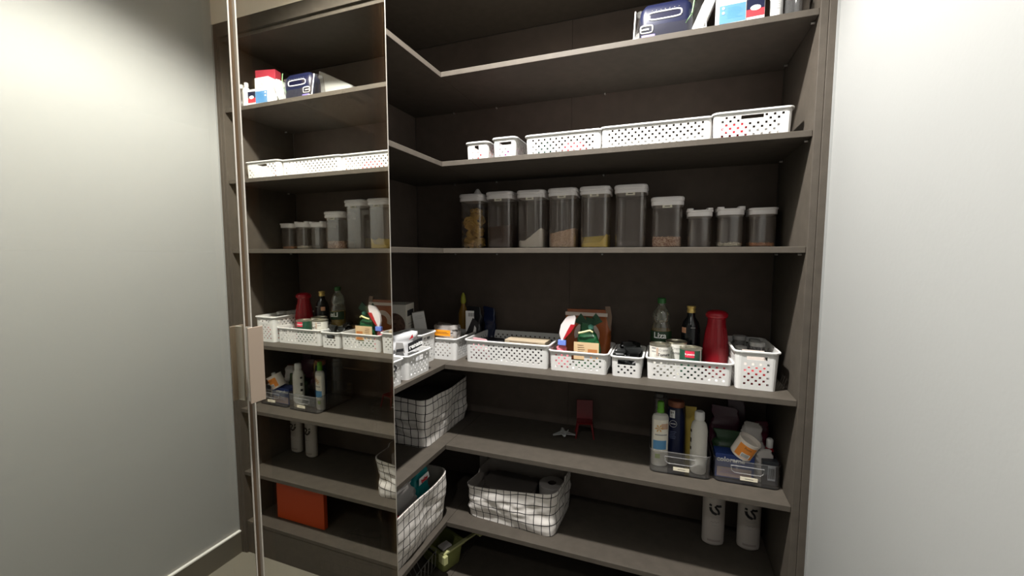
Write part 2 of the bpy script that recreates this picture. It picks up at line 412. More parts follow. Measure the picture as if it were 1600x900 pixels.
BL('white basket tucked behind the flour bag basket towards the corner', 1.335, 1.438, -.868, .115, .118, 4, (0,), g4_, slotw=.03)

# ------------------------------------------------------------------ dry food containers
def container(label, x0, x1, h, yf=1.61, lid='two', group='clear containers with white lids on the middle shelf', plaque=True):
    w = x1 - x0; bw = w - .010; d = .118
    t = thing('food_container', label, 'container', ((x0+x1)/2, yf + d/2, SH[3]+.0005), 0, group)
    r = .020; lh = .030 if lid == 'two' else .024
    hb = h - lh + .004
    outer = [rr(bw-.012, d-.022, r-.004, 0), rr(bw-.002, d-.012, r, .003), rr(bw, d-.010, r, .010), rr(bw, d-.010, r, hb)]
    inner = [rr(bw-.004, d-.014, r-.002, hb), rr(bw-.004, d-.014, r-.002, .006)]
    G().loft(outer + inner, True, True).build('body', CLEAR, t)
    if lid == 'two':
        G().loft([rr(w-.004, d-.004, r, h-lh), rr(w-.003, d-.003, r, h-lh+.002), rr(w-.003, d-.003, r, h-lh+.012), rr(w-.007, d-.007, r, h-lh+.0135),
                  rr(w-.007, d-.007, r, h-lh+.0155), rr(w, d, r+.001, h-lh+.017), rr(w, d, r+.001, h-.004), rr(w-.006, d-.006, r, h)], True, True).build('lid', LIDM, t)
    else:
        q = G().loft([rr(w-.006, d-.006, r, h-lh-.003), rr(w-.006, d-.006, r, h-lh+.012), rr(w-.001, d-.001, r, h-lh+.013), rr(w-.001, d-.001, r, h-.006), rr(w-.004, d-.004, r, h-.005)], True, True)
        q.build('lid', LIDM, t)
        if lid == 'tabs':
            for sx in (-1, 1):
                G().loft([rr(w*.24, d*.9, .008, h-.0052, cx=sx*w*.36), rr(w*.24, d*.9, .008, h+.001, cx=sx*w*.36)]).build('lid_ridge', LIDM, t)
    if plaque:
        y = -(d-.010)/2 - .001
        zc = h - lh - .004
        p = G().box(-.0165, .0165, y-.0009, y, zc-.0055, zc+.0055).build('name_plate', PAPER, t, smooth=False)
        card(p, BLACK, -.009, .009, zc-.0012, zc+.0014, y-.0012, 'small_print')
    return t
cont = [('clear container of pasta nests, leftmost on the middle shelf', -.848, -.736, .233, 'two'),
        ('clear container of dark brown powder beside the pasta', -.722, -.604, .237, 'two'),
        ('clear container with a slope of white flour', -.585, -.465, .236, 'two'),
        ('clear container half full of pinkish beige grain', -.453, -.335, .237, 'two'),
        ('clear container with a layer of bright yellow cornmeal', -.325, -.207, .237, 'two'),
        ('tall clear container that looks empty, right of the yellow one', -.193, -.072, .236, 'two'),
        ('medium clear container with speckled brown beans', -.060, .055, .185, 'two'),
        ('small empty clear container, first right of the beans', .063, .151, .139, 'tabs'),
        ('small clear container with broken white pieces at its bottom', .161, .251, .141, 'tabs'),
        ('small clear container with orange brown grains, rightmost on the shelf', .260, .350, .140, 'flat')]
for i, (lb, a, b, h, lid) in enumerate(cont):
    c = container(lb, a, b, h, lid=lid, plaque=(0 < i < 7))
    if i == 0:
        G().lathe([(.020,.0),(.018,.004),(.008,.020),(.004,.024)], 14, cx=.020, cy=-.02).xf(Matrix.Translation((0,0,h))).build('lid_knob', LIDM, c)
def heap(name, label, cat, x0, x1, hfun, m, yf=1.61, n=14, kind='stuff', grain=None):
    w = x1-x0-.010-.0055; d = .118-.010-.0155; g = G(); cx, cy = (x0+x1)/2, yf+.118/2
    top = []
    def rc(u, v):
        r = .16
        a, b = u*2-1, v*2-1
        k = max(abs(a), abs(b)); l = math.hypot(a, b)
        if l > 0:
            f = (k/l)*(1) if l > 1.25 else 1
            f = min(1, 1.25/l) if l > 1.25 else 1
            a, b = a*f, b*f
        return a*w/2, b*d/2
    for j in range(n+1):
        for i in range(n+1):
            x, y = rc(i/n, j/n); top.append((x, y, max(.008, hfun(i/n, j/n))))
    fs = [(j*(n+1)+i, j*(n+1)+i+1, (j+1)*(n+1)+i+1, (j+1)*(n+1)+i) for j in range(n) for i in range(n)]
    g.add(top, fs)
    ring = [i for i in range(n+1)] + [j*(n+1)+n for j in range(1, n+1)] + [n*(n+1)+i for i in range(n-1, -1, -1)] + [j*(n+1) for j in range(n-1, 0, -1)]
    up = [top[k] for k in ring]; lo = [(p[0], p[1], .0065) for p in up]
    g.loft([lo, up], True, False)
    if grain:
        gr, cnt = grain
        for _ in range(cnt):
            u, v = random.random(), random.random()*.0 if random.random() < .6 else random.random()
            x, y = rc(u, v); z = hfun(u, v)
            if v == 0: z = random.uniform(.01, z); y += .0008
            a = Matrix.Translation((x*.97, y*.97, z)) @ Matrix.Rotation(random.random()*6, 4, 'Z') @ Matrix.Rotation(random.random()*3, 4, 'X')
            o = [a @ Vector(p) for p in ((gr,0,0),(0,gr*.6,0),(-gr,0,0),(0,-gr*.6,0),(0,0,gr*.5),(0,0,-gr*.5))]
            g.add(o, [(0,1,4),(1,2,4),(2,3,4),(3,0,4),(1,0,5),(2,1,5),(3,2,5),(0,3,5)])
    ob = g.build(name, m); ob.location = (cx, cy, SH[3]+.0005)
    tag(ob, label, cat, kind=kind)
    return ob
nz = lambda u, v, s=6, q=0: noise.noise(Vector((u*s, v*s, q)))
heap('cocoa_powder', 'dark brown powder filling the lower half of its container', 'powder', -.722, -.604, lambda u, v: .092 + .006*u + .004*nz(u, v), mat('cocoa', (.060,.024,.010), .9))
heap('white_flour', 'white flour sloping up to the right in its container', 'flour', -.585, -.465, lambda u, v: .034 + .048*max(0, min(1, (u-.30)/.6)) + .004*nz(u, v, 9) - .012*v, mat('flour', (.92,.88,.80), .9, bump=.3, bscale=90))
heap('beige_grain', 'pinkish beige grain filling half its container', 'grain', -.453, -.335, lambda u, v: .060 + .020*u + .003*nz(u, v, 8), speck_mat('beige_grain', (.85,.62,.44), (.50,.32,.20), 420))
heap('yellow_cornmeal', 'bright yellow cornmeal heaped against the container wall', 'cornmeal', -.325, -.207, lambda u, v: .020 + .006*u + .030*max(0, (u-.72)/.28)*(1-v) + .028*max(0, min(1, (v-.4)/.4))*(1 if u < .8 else .9), mat('cornmeal', (1.0,.74,.10), .85, bump=.3, bscale=120))
heap('speckled_beans', 'speckled brown beans in the bottom of the medium container', 'beans', -.060, .055, lambda u, v: .040 + .004*nz(u, v, 10), speck_mat('beans', (.32,.12,.05), (.85,.60,.42), 240), grain=(.0045, 420))
heap('white_pieces', 'broken white pieces in the second small container', 'dried food', .161, .251, lambda u, v: .014 + .010*abs(nz(u, v, 9, 3)), mat('white_pieces', (.9,.86,.74), .8), grain=(.008, 60))
heap('orange_grains', 'thin layer of orange brown grains in the last container', 'grain', .260, .350, lambda u, v: .016 + .004*nz(u, v, 9, 5), speck_mat('orange_grains', (.70,.27,.07), (.40,.14,.04), 300), grain=(.004, 150))
pm = mat('pasta', (.95,.62,.13), .6)
for k, (dx, dy, dz, tl) in enumerate([(-.022,-.012,.022,.3),(.022,-.010,.024,-.4),(-.016,.0,.062,.9),(.020,-.014,.072,.2),(-.020,-.016,.108,-.5),(.016,-.004,.120,1.1),(-.002,.012,.152,.2)]):
    g = G()
    for q in range(13):
        pts = []
        ph = random.random()*6; R = random.uniform(.012, .026); zz = random.uniform(-.017, .017); e = random.uniform(.75, 1.1)
        for s in range(19):
            a = ph + s*2*PI/18*random.uniform(.97, 1.03); pts.append((R*math.cos(a), R*e*math.sin(a), zz + .004*math.sin(3*a+ph)))
        g.tube(pts, .0030, 5)
    g.xf(Matrix.Rotation(tl, 4, 'X') @ Matrix.Rotation(tl*.7, 4, 'Y'))
    o = g.build('pasta_nest', pm); o.location = (-.792+dx, 1.669+dy, SH[3]+dz+.004)
    tag(o, ['yellow pasta nest at the lower left inside the leftmost container','yellow pasta nest at the lower right inside the leftmost container','yellow pasta nest second from the bottom on the left of its container','yellow pasta nest at middle height on the right of the leftmost container','yellow pasta nest near the top left of the leftmost container','yellow pasta nest near the top right of the leftmost container','topmost yellow pasta nest at the back of the leftmost container'][k], 'pasta', 'pasta nests in the leftmost container')

# ------------------------------------------------------------------ canvas storage baskets
def canvas_basket(label, w, d, h, loc, rz, seed, flare=.012, amp=.010, sag=None, lining=None, lean=0.0):
    t = thing('fabric_basket', label, 'basket', loc, rz, 'grid-print canvas baskets')
    base = rr(w, d, .028, 0, seg=5); P = []
    # resample the perimeter evenly
    L = [0]; n0 = len(base)
    for i in range(n0): L.append(L[-1] + (Vector(base[(i+1) % n0]) - Vector(base[i])).length)
    N = 120; per = L[-1]
    for k in range(N):
        s = per*k/N; i = max(j for j in range(n0) if L[j] <= s)
        a, b = Vector(base[i]), Vector(base[(i+1) % n0]); P.append(a.lerp(b, (s-L[i])/max(1e-9, L[i+1]-L[i])))
    rows = 26; rings = []
    for j in range(rows+1):
        v = j/rows; ring = []
        for k, p in enumerate(P):
            n = Vector((p.x/(w/2)*1.0, p.y/(d/2), 0)); n = Vector((math.copysign(abs(n.x)**5, n.x), math.copysign(abs(n.y)**5, n.y), 0)).normalized()
            bel = math.sin(PI*min(1, v*1.05))
            q = noise.noise(Vector((p.x*8, p.y*8, v*1.3 + seed)))*1.5 + .45*noise.noise(Vector((p.x*17 + v*5, p.y*17 - v*4, v*1.8 + seed*3)))
            r2 = abs(noise.noise(Vector((p.x*11 - v*4, p.y*11 + v*4, v*1.5 + seed*7))))
            off = flare*v + amp*(q*1.1 - r2*.5)*bel + amp*.35*bel
            z = h*v*(1 + .10*noise.noise(Vector((p.x*5, p.y*5, seed+9)))*v)
            if sag: z += v*sag(p.x, p.y)
            x = p.x + n.x*off; y = p.y + n.y*off + lean*v
            ring.append((x, y, max(.0005, z)))
        rings.append(ring)
    g = G(); g.loft(rings + [[(x*.985, y*.985, z+.001) for x, y, z in rings[-1]]], True, False)
    uv = []
    for j in range(rows+2):
        for k in range(N): uv.append((per*k/N, min(j, rows)/rows*h))
    # split the seam of the uv: add a duplicate-free map is enough because the seam sits at a hidden back corner
    g.uv = uv
    g.build('outer_cloth', GRID, t)
    inn = G(); ir = []
    for j in range(rows, -1, -2):
        ir.append([(x*.970, y*.965, max(z, .006)+.0005) for x, y, z in rings[j]])
    inn.loft([[(x*.985, y*.985, z+.001) for x, y, z in rings[-1]]] + ir, False, True)
    inn.build('lining', lining or mat('canvas_lining', (.33,.29,.26), .85), t)
    return t
shaded_lining = mat('shaded_canvas_lining', (.10,.08,.07), .9)  # shade inside the corner basket, put into a darker cloth colour
cb1 = canvas_basket('grid-print canvas basket in the corner of the left run, with painted shade inside', .345, .255, .190, (-.975, 1.500, SH[5]+.0005), PI/2, 1.3, lining=shaded_lining, amp=.013)
cb2 = canvas_basket('wide grid-print canvas basket with a paper roll inside', .366, .235, .150, (-.545, 1.562, SH[6]+.0005), math.radians(-3), 4.7, amp=.013, sag=lambda x, y: .022*(x/.18) + (.015 if y > 0 else 0))
cb3 = canvas_basket('tall grid-print canvas basket overflowing with bags beside the door edge', .40, .265, .190, (-.950, 1.215, SH[6]+.0005), PI/2, 8.1, amp=.010, flare=.016)

# ------------------------------------------------------------------ generic bags, bottles, boxes
def pouch(name, label, cat, m, w, d, h, loc, rz=0, seed=0, top=.12, pinch=.55, crumple=.010, group=None, tilt=(0,0), body='bag_body', tpart=None, root=True, wide_top=None):
    """soft packet: pillow body, closed to a pinched seam on top"""
    t = thing(name, label, cat, loc, rz, group, rx=tilt[0], ry=tilt[1])
    rings = []
    K = 24
    for j in range(K+1):
        v = j/K
        s = 1 - (1-pinch)*max(0, (v-.35)/.65)**1.4
        dd = d*(1 - max(0, (v-.3)/.7)**1.2*(1-top))
        ww = w*(s if wide_top is None else 1 + (wide_top-1)*v)
        if j == 0: ww *= .94; dd *= .9
        ring = []
        for k, p in enumerate(rr(ww, dd, min(dd, ww)*.42, h*v, seg=15)):
            q = noise.noise(Vector((p[0]*28, p[1]*28, v*4 + seed)))
            q2 = noise.noise(Vector((p[0]*60, p[1]*60, v*9 + seed*2)))
            n = Vector((p[0], p[1], 0)).normalized()
            q3 = abs(noise.noise(Vector((p[0]*34 + v*5, p[1]*34 - v*5, v*h*40 + seed*5))))
            o = (crumple*q + crumple*.5*q2 + crumple*1.1*(.25 - q3))*(0.35 + v*.65 if v > 0 else .1)
            ring.append((p[0] + n.x*o, p[1] + n.y*o, p[2] + (crumple*.8*q if 0 < v else 0)))
        rings.append(ring)
    zmin = min(p[2] for p in rings[0]+rings[1])
    g = G().loft(rings)
    g.v = [(a, b, max(0, c)) for a, b, c in g.v]
    g.build(body, m, t)
    return t
def bottle(name, label, prof, m, loc, rz=0, sy=1.0, group=None, rx=0, ry=0, cat='bottle', seg=28):
    t = thing(name, label, cat, loc, rz, group, rx, ry)
    G().lathe(prof, seg, sy=sy).build('body', m, t)
    return t
def cap(t, prof, m, name='cap', sy=1.0, seg=20):
    return G().lathe(prof, seg, sy=sy).build(name, m, t)
def box(name, label, m, w, d, h, loc, rz=0, rx=0, ry=0, cat='box', group=None):
    t = thing(name, label, cat, loc, rz, group, rx, ry)
    G().box(-w/2, w/2, -d/2, d/2, 0, h).build('carton', m, t, smooth=False, bevel=.0012)
    return t

CARTON = mat('white_carton', (.62,.62,.61), .55)
# --- top shelf (first): bag, boxes, bottles at the right end
z1 = SH[1] + .0005
t = thing('clear_zip_bag', 'clear vinyl bag with a navy oval-windowed device inside, on the top shelf', 'bag', (-.0135, 1.450, z1))
g = G(); rg = []
for j in range(9):
    v = j/8; dd = .105*(1 - .55*v); rg.append([(p[0] + .003*noise.noise(Vector((p[0]*30, p[1]*30, v*5))), p[1]*1.0 + .012*v, p[2]) for p in rr(.210 - .010*v, dd, .018, .108*v, 6)])
g.loft(rg).build('vinyl_film', FILM, t)
for sx in (-1, 1): G().lathe([(0,0),(.010,.001),(.010,.006),(0,.007)], 14).xf(Matrix.Translation((sx*.098, -.046, 0))).build('stud', WPLA, t)
G().tube([(-.103,-.045,.006),(-.1005,-.026,.100)], .0022).build('seam_edge', WPLA, t)
G().tube([(.104,-.045,.006),(.100,-.024,.104)], .0018).build('seam_edge', WPLA, t)
t = thing('handheld_appliance', 'navy appliance with a white-rimmed oval slot inside the clear bag', 'appliance', (-.024, 1.450, z1+.006), math.radians(0))
rg = [rr(.156*s, .070*q, .022*q, z+(.006 if z > .05 else 0), 6) for s, q, z in ((.92,.9,0),(1,1,.010),(1,1,.064),(.96,.86,.086),(.80,.6,.102),(.5,.3,.108))]
G().loft(rg).build('housing', NAVY, t)
def ringtube(cx, cz, a, b, y, r, n=28): return [(cx + a*math.copysign(abs(math.cos(2*PI*k/n))**.45, math.cos(2*PI*k/n)), y, cz + b*math.copysign(abs(math.sin(2*PI*k/n))**.45, math.sin(2*PI*k/n))) for k in range(n+1)]
sl = G().tube(ringtube(-.002, .066, .048, .011, -.0355, .003), .0022).build('slot_rim', WPLA, t)
G().box(-.044, .040, -.0352, -.034, .057, .075).build('slot', mat('slot_dark', (.004,.004,.02), .3), sl, smooth=False)
for k in range(7): G().lathe([(0,-.001),(.0022,0),(0,.001)], 8).xf(Matrix.Translation((-.04+.013*k, -.0355, .083))).build('rivet', WPLA, t)
G().tube(ringtube(-.055, .030, .018, .011, -.0365, .002), .0020).build('white_emblem', WPLA, t)
G().box(-.073, -.048, -.0372, -.0355, .028, .032).build('white_emblem', WPLA, t, smooth=False)
card(t, mat('lilac_print', (.25,.20,.55), .5), -.070, -.030, .006, .014, -.0358, 'lilac_mark')
G().tube([(.058,-.036,.030),(.075,-.036,.055),(.080,-.036,.09),(.078,-.034,.115)], .0016).build('cable', mat('green_cord', (.25,.5,.2), .5), t)
box('leaflet', 'white folded leaflet leaning inside the clear bag', CARTON, .028, .050, .098, (.064, 1.440, z1+.010), 0, 0, math.radians(24), 'leaflet')
# grey-white cloth cone behind the bag
t = pouch('folded_cloth', 'grey-white crumpled cloth lying behind the clear bag', 'cloth', mat('grey_cloth', (.50,.50,.48), .85), .20, .09, .215, (-.035, 1.640, z1), 0, 2.2, pinch=.95, crumple=.010, top=.4)
for v in t.children[0].data.vertices: v.co.z *= 1 - .42*max(0, min(1, (.09 - v.co.x)/.19))
# cartons
t = box('carton_box', 'white carton with light blue lower half on the top shelf', CARTON, .078, .055, .112, (.155, 1.4205, z1), math.radians(-2))
y = -.0277
card(t, BLUE, -.030, .0375, .004, .054, y, 'blue_panel'); lines(t, mat('blue_text', (.05,.22,.5), .5), -.012, .030, .046, 8, y-.0004)
for zz in (.046, .033): G().lathe([(0,0),(.0035,0),(.0035,.0005)], 12).xf(Matrix.Translation((-.020, y-.0006, zz)) @ Matrix.Rotation(PI/2, 4, 'X')).build('dot', WHITE, t)
lines(t, GREYP, -.028, .030, .100, 6, y-.0004, pitch=.006)
t = box('carton_box', 'small white carton with navy and red front beside the blue carton', CARTON, .046, .045, .068, (.2175, 1.4150, z1), math.radians(-3))
y = -.0227
card(t, RED, -.022, .022, .010, .030, y, 'red_panel'); card(t, NAVY, -.022, .022, .030, .058, y, 'navy_panel')
G().lathe([(0,0),(.013,0),(.013,.0004)], 20, sy=.55).xf(Matrix.Translation((0, y-.0006, .033)) @ Matrix.Rotation(PI/2, 4, 'X')).build('white_oval', WHITE, t)
lines(t, GREYP, -.018, .016, .008, 1, y-.0004)
t = box('carton_box', 'tall narrow white carton standing behind the small red one', CARTON, .075, .03, .118, (.208, 1.466, z1), 0)
lines(t, GREYP, -.03, .03, .110, 9, -.0157, pitch=.006)
wb = [(0,0),(.015,0),(.016,.003),(.016,.075),(.012,.085),(.007,.090)]
t = bottle('small_bottle', 'small white bottle right of the cartons on the top shelf', wb, CARTON, (.271, 1.412, z1)); cap(t, [(.008,.090),(.009,.091),(.009,.108),(.007,.110)], WPLA)
lines(t, GREYP, -.009, .009, .060, 7, -.0165, pitch=.006)
t = bottle('small_bottle', 'clear glass bottle beside the post on the top shelf', [(0,0),(.020,0),(.022,.003),(.022,.070),(.010,.085),(.009,.095)], SMOKE, (.3125, 1.418, z1)); cap(t, [(.011,.090),(.011,.108)], CARTON)
box('carton_box', 'red and white carton lying on the navy case at the back of the top shelf', mat('red_carton', (.55,.05,.08), .5), .10, .04, .06, (.215, 1.480, z1+.1185), math.radians(-12))
t = box('storage_case', 'navy case standing against the back of the top shelf', NAVY, .14, .06, .12, (.115, 1.70, z1), 0, cat='case')

# --- second shelf contents
z2 = SH[2] + .003
REDC = mat('red_packet', (.36,.01,.018), .35); PURP = mat('purple_packet', (.14,.02,.10), .35)
pouch('snack_packet', 'red packet inside the leftmost small basket on the high shelf', 'packet', REDC, .06, .10, .055, (-.677, 1.53, z2), 0, 1.0)
pouch('snack_packet', 'purple packet behind the grip slot of the second small basket', 'packet', PURP, .065, .10, .060, (-.567, 1.53, z2), 0, 2.0)
pouch('snack_packet', 'red packet showing through the holes of the mid-length basket', 'packet', REDC, .09, .10, .060, (-.325, 1.53, z2), 0, 3.0, pinch=.9)
pouch('snack_packet', 'red packet showing through the grip slot of the rightmost high basket', 'packet', REDC, .085, .10, .066, (.185, 1.52, z2), 0, 4.0, pinch=.9)
t = bottle('thread_spool', 'dark green round cap standing above the mid-length basket', [(0,0),(.024,0),(.026,.004),(.026,.036),(.023,.040),(0,.040)], mat('dark_green_plastic', (.008,.07,.045), .4), (-.458, 1.625, z2+.060), rx=math.radians(18), cat='cap')
t['label'] = 'dark green round cap sticking up behind the mid-length basket rim'
G().lathe([(.0265,.008),(.0265,.012)], 28).build('rib', mat('dark_green_plastic', (.008,.07,.045)), t)
bottle('storage_tin', 'dark tin hidden in the mid-length basket under the green cap', [(0,0),(.03,0),(.03,.058),(0,.058)], mat('dark_tin', (.02,.05,.04), .4), (-.458, 1.60, z2), cat='tin')

# --- fourth shelf contents
z4 = SH[4] + .003
# tin cans
TIN = mat('tin_metal', (.55,.52,.42), .3, metal=.9)
def can(label, x, y, r, h, lab):
    t = thing('food_can', label, 'can', (x, y, z4), 0, 'food cans in the long basket')
    G().lathe([(r-.002,0),(r,.001),(r,.003),(r-.0012,.004),(r-.0012,h-.004),(r,h-.003),(r,h-.0005),(r-.001,h),(r-.0025,h-.0005),(r-.004,h-.004),(0,h-.004)], 32).build('tin', TIN, t)
    patch(t, lab, r-.0008, -180, 180, .006, h-.006, n=40)
    G().tube([(r*.55*math.cos(a), r*.55*math.sin(a) - .2*r, h-.003) for a in [k*PI/6 for k in range(13)]], .0012, 5).build('ring_pull', TIN, t)
    return t
LABW = mat('cream_can_label', (.72,.70,.64), .5)
t = can('cream labelled can under the clear oil bottle, leftmost can', -.012, 1.508, .036, .112, LABW)
text('Creme', .012, GREYP, t, (.012, 0, .096), bend=.0358); text('Tomate', .014, BLACK, t, (.014, 0, .080), bend=.0358, bold=.0003)
patch(t, GREYP, .0357, -48, -22, .098, .104); patch(t, GREYP, .0357, -48, -22, .088, .091); patch(t, mat('beige_print', (.5,.38,.3)), .0357, -20, -8, .076, .104); lines(t, GREYP, -.02, -.005, .080, 2, -.0362)
t = can('cream labelled can behind, between the oil and the green labelled can', .041, 1.555, .036, .116, LABW)
text('Creme', .012, GREYP, t, (.0, 0, .096), bend=.0358); text('Tomate', .014, BLACK, t, (.0, 0, .080), bend=.0358)
t = can('dark green labelled can with a red badge, in front of the dark bottle', .086, 1.508, .036, .107, mat('dark_green_label', (.015,.07,.04), .45))
patch(t, mat('red_badge', (.65,.03,.07), .4), .0356, -32, 16, .078, .100); text('la pastina', .0085, WHITE, t, (-.005, 0, .089), bend=.0361, bold=.0002)
patch(t, LABW, .0356, 52, 60, .010, .104)
# oil bottle
OIL = clear('clear_oil_bottle', tint=(.85,.88,.8), milk=.10, milkcol=(.55,.55,.5), gloss=.15)
t = bottle('oil_bottle', 'clear cooking oil bottle with green cap and Liza label', [(0,0),(.034,0),(.037,.005),(.037,.085),(.035,.090),(.037,.095),(.037,.135),(.033,.160),(.028,.172),(.032,.185),(.031,.200),(.021,.222),(.013,.232),(.012,.240)], OIL, (-.012, 1.625, z4))
G().lathe([(0,.004),(.0345,.006),(.0345,.142),(0,.142)], 24).build('oil', mat('golden_oil', (.35,.20,.02), .2), t)
cap(t, [(.014,.240),(.015,.241),(.015,.258),(.013,.260),(0,.260)], mat('green_cap', (.015,.10,.02), .4))
patch(t, mat('label_deep_green', (.01,.035,.012), .4), .0376, -85, 85, .100, .140); text('Liza', .030, WHITE, t, (-.003, 0, .124), bend=.0380, bold=.0006)
# dark bottle with gold cap
t = bottle('vinegar_bottle', 'dark glass bottle with a gold cap and small orange label', [(0,0),(.030,0),(.032,.004),(.032,.150),(.027,.175),(.014,.195),(.0125,.212)], mat('dark_glass', (.006,.007,.008), .12), (.090, 1.625, z4))
cap(t, [(.0145,.210),(.015,.211),(.015,.219),(.0135,.221),(.0135,.225),(.0155,.227),(.0155,.234),(0,.236)], mat('gold_cap', (.70,.50,.16), .3, metal=.6))
patch(t, mat('orange_label', (.55,.28,.16), .5), .0322, -70, -32, .138, .158); patch(t, GREYP, .0322, -5, 25, .158, .160)
# red bottle with domed cap
RB = mat('red_plastic_bottle', (.23,.006,.012), .25)
t = bottle('sauce_bottle', 'large red conical sauce bottle with a domed red cap', [(0,0),(.041,0),(.044,.004),(.044,.070),(.042,.100),(.036,.150),(.030,.180),(.029,.200)], RB, (.170, 1.588, z4))
cap(t, [(.029,.200),(.034,.203),(.036,.208),(.035,.216),(.029,.223),(.015,.227),(0,.228)], mat('red_cap', (.30,.006,.015), .3))
t['label'] = 'large red conical sauce bottle with a domed red cap'
for a in range(-60, 61, 15): G().tube([(.0425*math.sin(math.radians(a)), -.0425*math.cos(math.radians(a)), .10), (.033*math.sin(math.radians(a)), -.033*math.cos(math.radians(a)), .168)], .0010, 5).build('ridge', RB, t)
# glass jars in the tall basket
for k, (x, y, r, h, lb) in enumerate([(.250,1.635,.026,.135,'grey glass jar at the back left of the tall end basket'), (.300,1.650,.022,.122,'grey glass jar at the back right of the tall end basket'), (.292,1.560,.027,.130,'grey glass jar in the middle of the tall end basket'), (.245,1.560,.022,.112,'low grey jar at the left of the tall end basket')]):
    t = bottle('glass_jar', lb, [(0,0),(r-.002,0),(r,.003),(r,h-.030),(r-.006,h-.018),(r-.006,h-.012)], SMOKE, (x, y, z4), cat='jar', group='glass jars in the tall basket')
    cap(t, [(r-.005,h-.014),(r-.004,h-.013),(r-.004,h-.001),(r-.006,h)], mat('grey_lid', (.35,.35,.34), .35), 'lid')
pouch('snack_packet', 'red packet low in the front of the tall end basket', 'packet', REDC, .075, .035, .060, (.273, 1.493, z4), 0, 7.0, pinch=.9)
pouch('snack_packet', 'white and orange packet behind the grip slot of the tall end basket', 'packet', mat('pale_packet', (.62,.55,.50), .4), .075, .030, .112, (.272, 1.505, z4), 0, 8.0, pinch=.9)
# black packets in the narrow basket
BK = mat('black_foil', (.006,.007,.007), .3)
for k, (x, y, h, s, lb) in enumerate([(-.145,1.500,.086,.3,'left front black packet in the narrow basket'), (-.100,1.495,.088,.9,'right front black packet in the narrow basket'), (-.122,1.560,.098,1.7,'middle black packet in the narrow basket'), (-.110,1.610,.100,2.8,'rear black packet in the narrow basket')]):
    pouch('foil_packet', lb, 'packet', BK, .052, .045, h, (x, y, z4), .3*k, s, pinch=.8, crumple=.022, group='black foil packets in the narrow basket')
# bags in the green-bag basket
t = pouch('snack_bag', 'green snack bag with beige lower half tied at the top', 'bag', mat('green_film', (.008,.075,.025), .3), .098, .062, .118, (-.268, 1.535, z4), 0, 5.5, pinch=.35, crumple=.008); t.scale = (1, 1, 1.36)
card(t, mat('tan_panel', (.62,.45,.26), .5), -.046, .046, .024, .072, -.0335, 'tan_panel')
lines(t, mat('brown_print', (.10,.04,.02)), -.034, .0, .064, 4, -.0342, pitch=.006); card(t, mat('orange_brown_picture', (.45,.17,.05), .6), .006, .040, .026, .054, -.0341, 'picture')
G().tube([(-.030,-.030,.096),(-.010,-.033,.100),(.012,-.031,.105),(.022,-.028,.100)], .003).build('pale_fold', mat('pale_yellow_print', (.75,.72,.35)), t)
k1 = G()
for a, ln in ((-.8, .055), (.75, .060), (.2, .04)):
    k1.loft([[(math.sin(a)*s*ln + q*wd*math.cos(a), .004*math.sin(5*s+q) + dy, .112 + math.cos(a)*s*ln*.6 - q*wd*math.sin(a)) for q, dy in ((-1,-.002),(1,-.002),(1,.002),(-1,.002))] for s, wd in ((0,.006),(.5,.012),(1,.017))])
k1.build('twisted_top', mat('dark_green_film', (.012,.05,.025), .3), t)
G().lathe([(0,-.008),(.010,-.004),(.011,.003),(0,.008)], 12).xf(Matrix.Translation((.012,-.012,.112))).build('knot', mat('teal_knot', (.10,.32,.25), .35), t)
t = pouch('snack_bag', 'large orange and cream bag standing behind the green bag', 'bag', mat('orange_film', (.30,.075,.015), .35), .178, .055, .180, (-.288, 1.640, z4), 0, 9.1, pinch=.92, crumple=.010, top=.2); t.scale = (1, 1, 1.12)
crm = mat('cream_film', (.55,.47,.42), .4)
g = G(); ar = []
for k in range(15):
    a = math.radians(200 - 220*k/14); ar.append([( .002+.050*math.cos(a), -.031, .095+.045*math.sin(a)), (.002+.030*math.cos(a), -.0325, .095+.026*math.sin(a))])
g.loft([[p[0], p[1], (p[1][0], p[1][1]+.003, p[1][2]), (p[0][0], p[0][1]+.003, p[0][2])] for p in ar]).build('cream_arc', crm, t)
G().box(-.085, .080, -.026, -.020, .160, .172).build('cream_band', crm, t, smooth=False)
G().loft([[(x-.01, -.010, z), (x+.01, -.012, z), (x+.01, -.006, z), (x-.01, -.004, z)] for x, z in ((.082,.11),(.085,.16),(.078,.195))]).build('torn_corner', mat('brown_film', (.20,.13,.09), .5), t)
t = pouch('snack_bag', 'red and white bag closed by a blue clip beside the green bag', 'bag', mat('red_white_film', (.62,.16,.20), .3), .050, .045, .068, (-.356, 1.505, z4), 0, 6.1, pinch=.4, crumple=.010); t.scale = (1, 1, 1.22)
G().box(-.016, .014, -.016, -.004, .068, .084).build('clip', mat('blue_clip', (.16,.25,.70), .35), t, smooth=False, bevel=.001)
G().loft([[(x0, -.012, z), (x1, -.016, z+.004), (x1, -.006, z+.004), (x0, -.002, z)] for x0, x1, z in ((-.004,.008,.082),(-.012,.018,.105),(-.006,.045,.130),(.010,.050,.150),(.020,.046,.158))]).build('open_top', mat('white_film', (.70,.64,.64), .3), t)
G().loft([[(x0, -.0165, z), (x1, -.0175, z), (x1, -.0130, z), (x0, -.0130, z)] for x0, x1, z in ((.004,.010,.088),(.018,.034,.112),(.032,.050,.134))]).build('red_stripe', REDC, t)
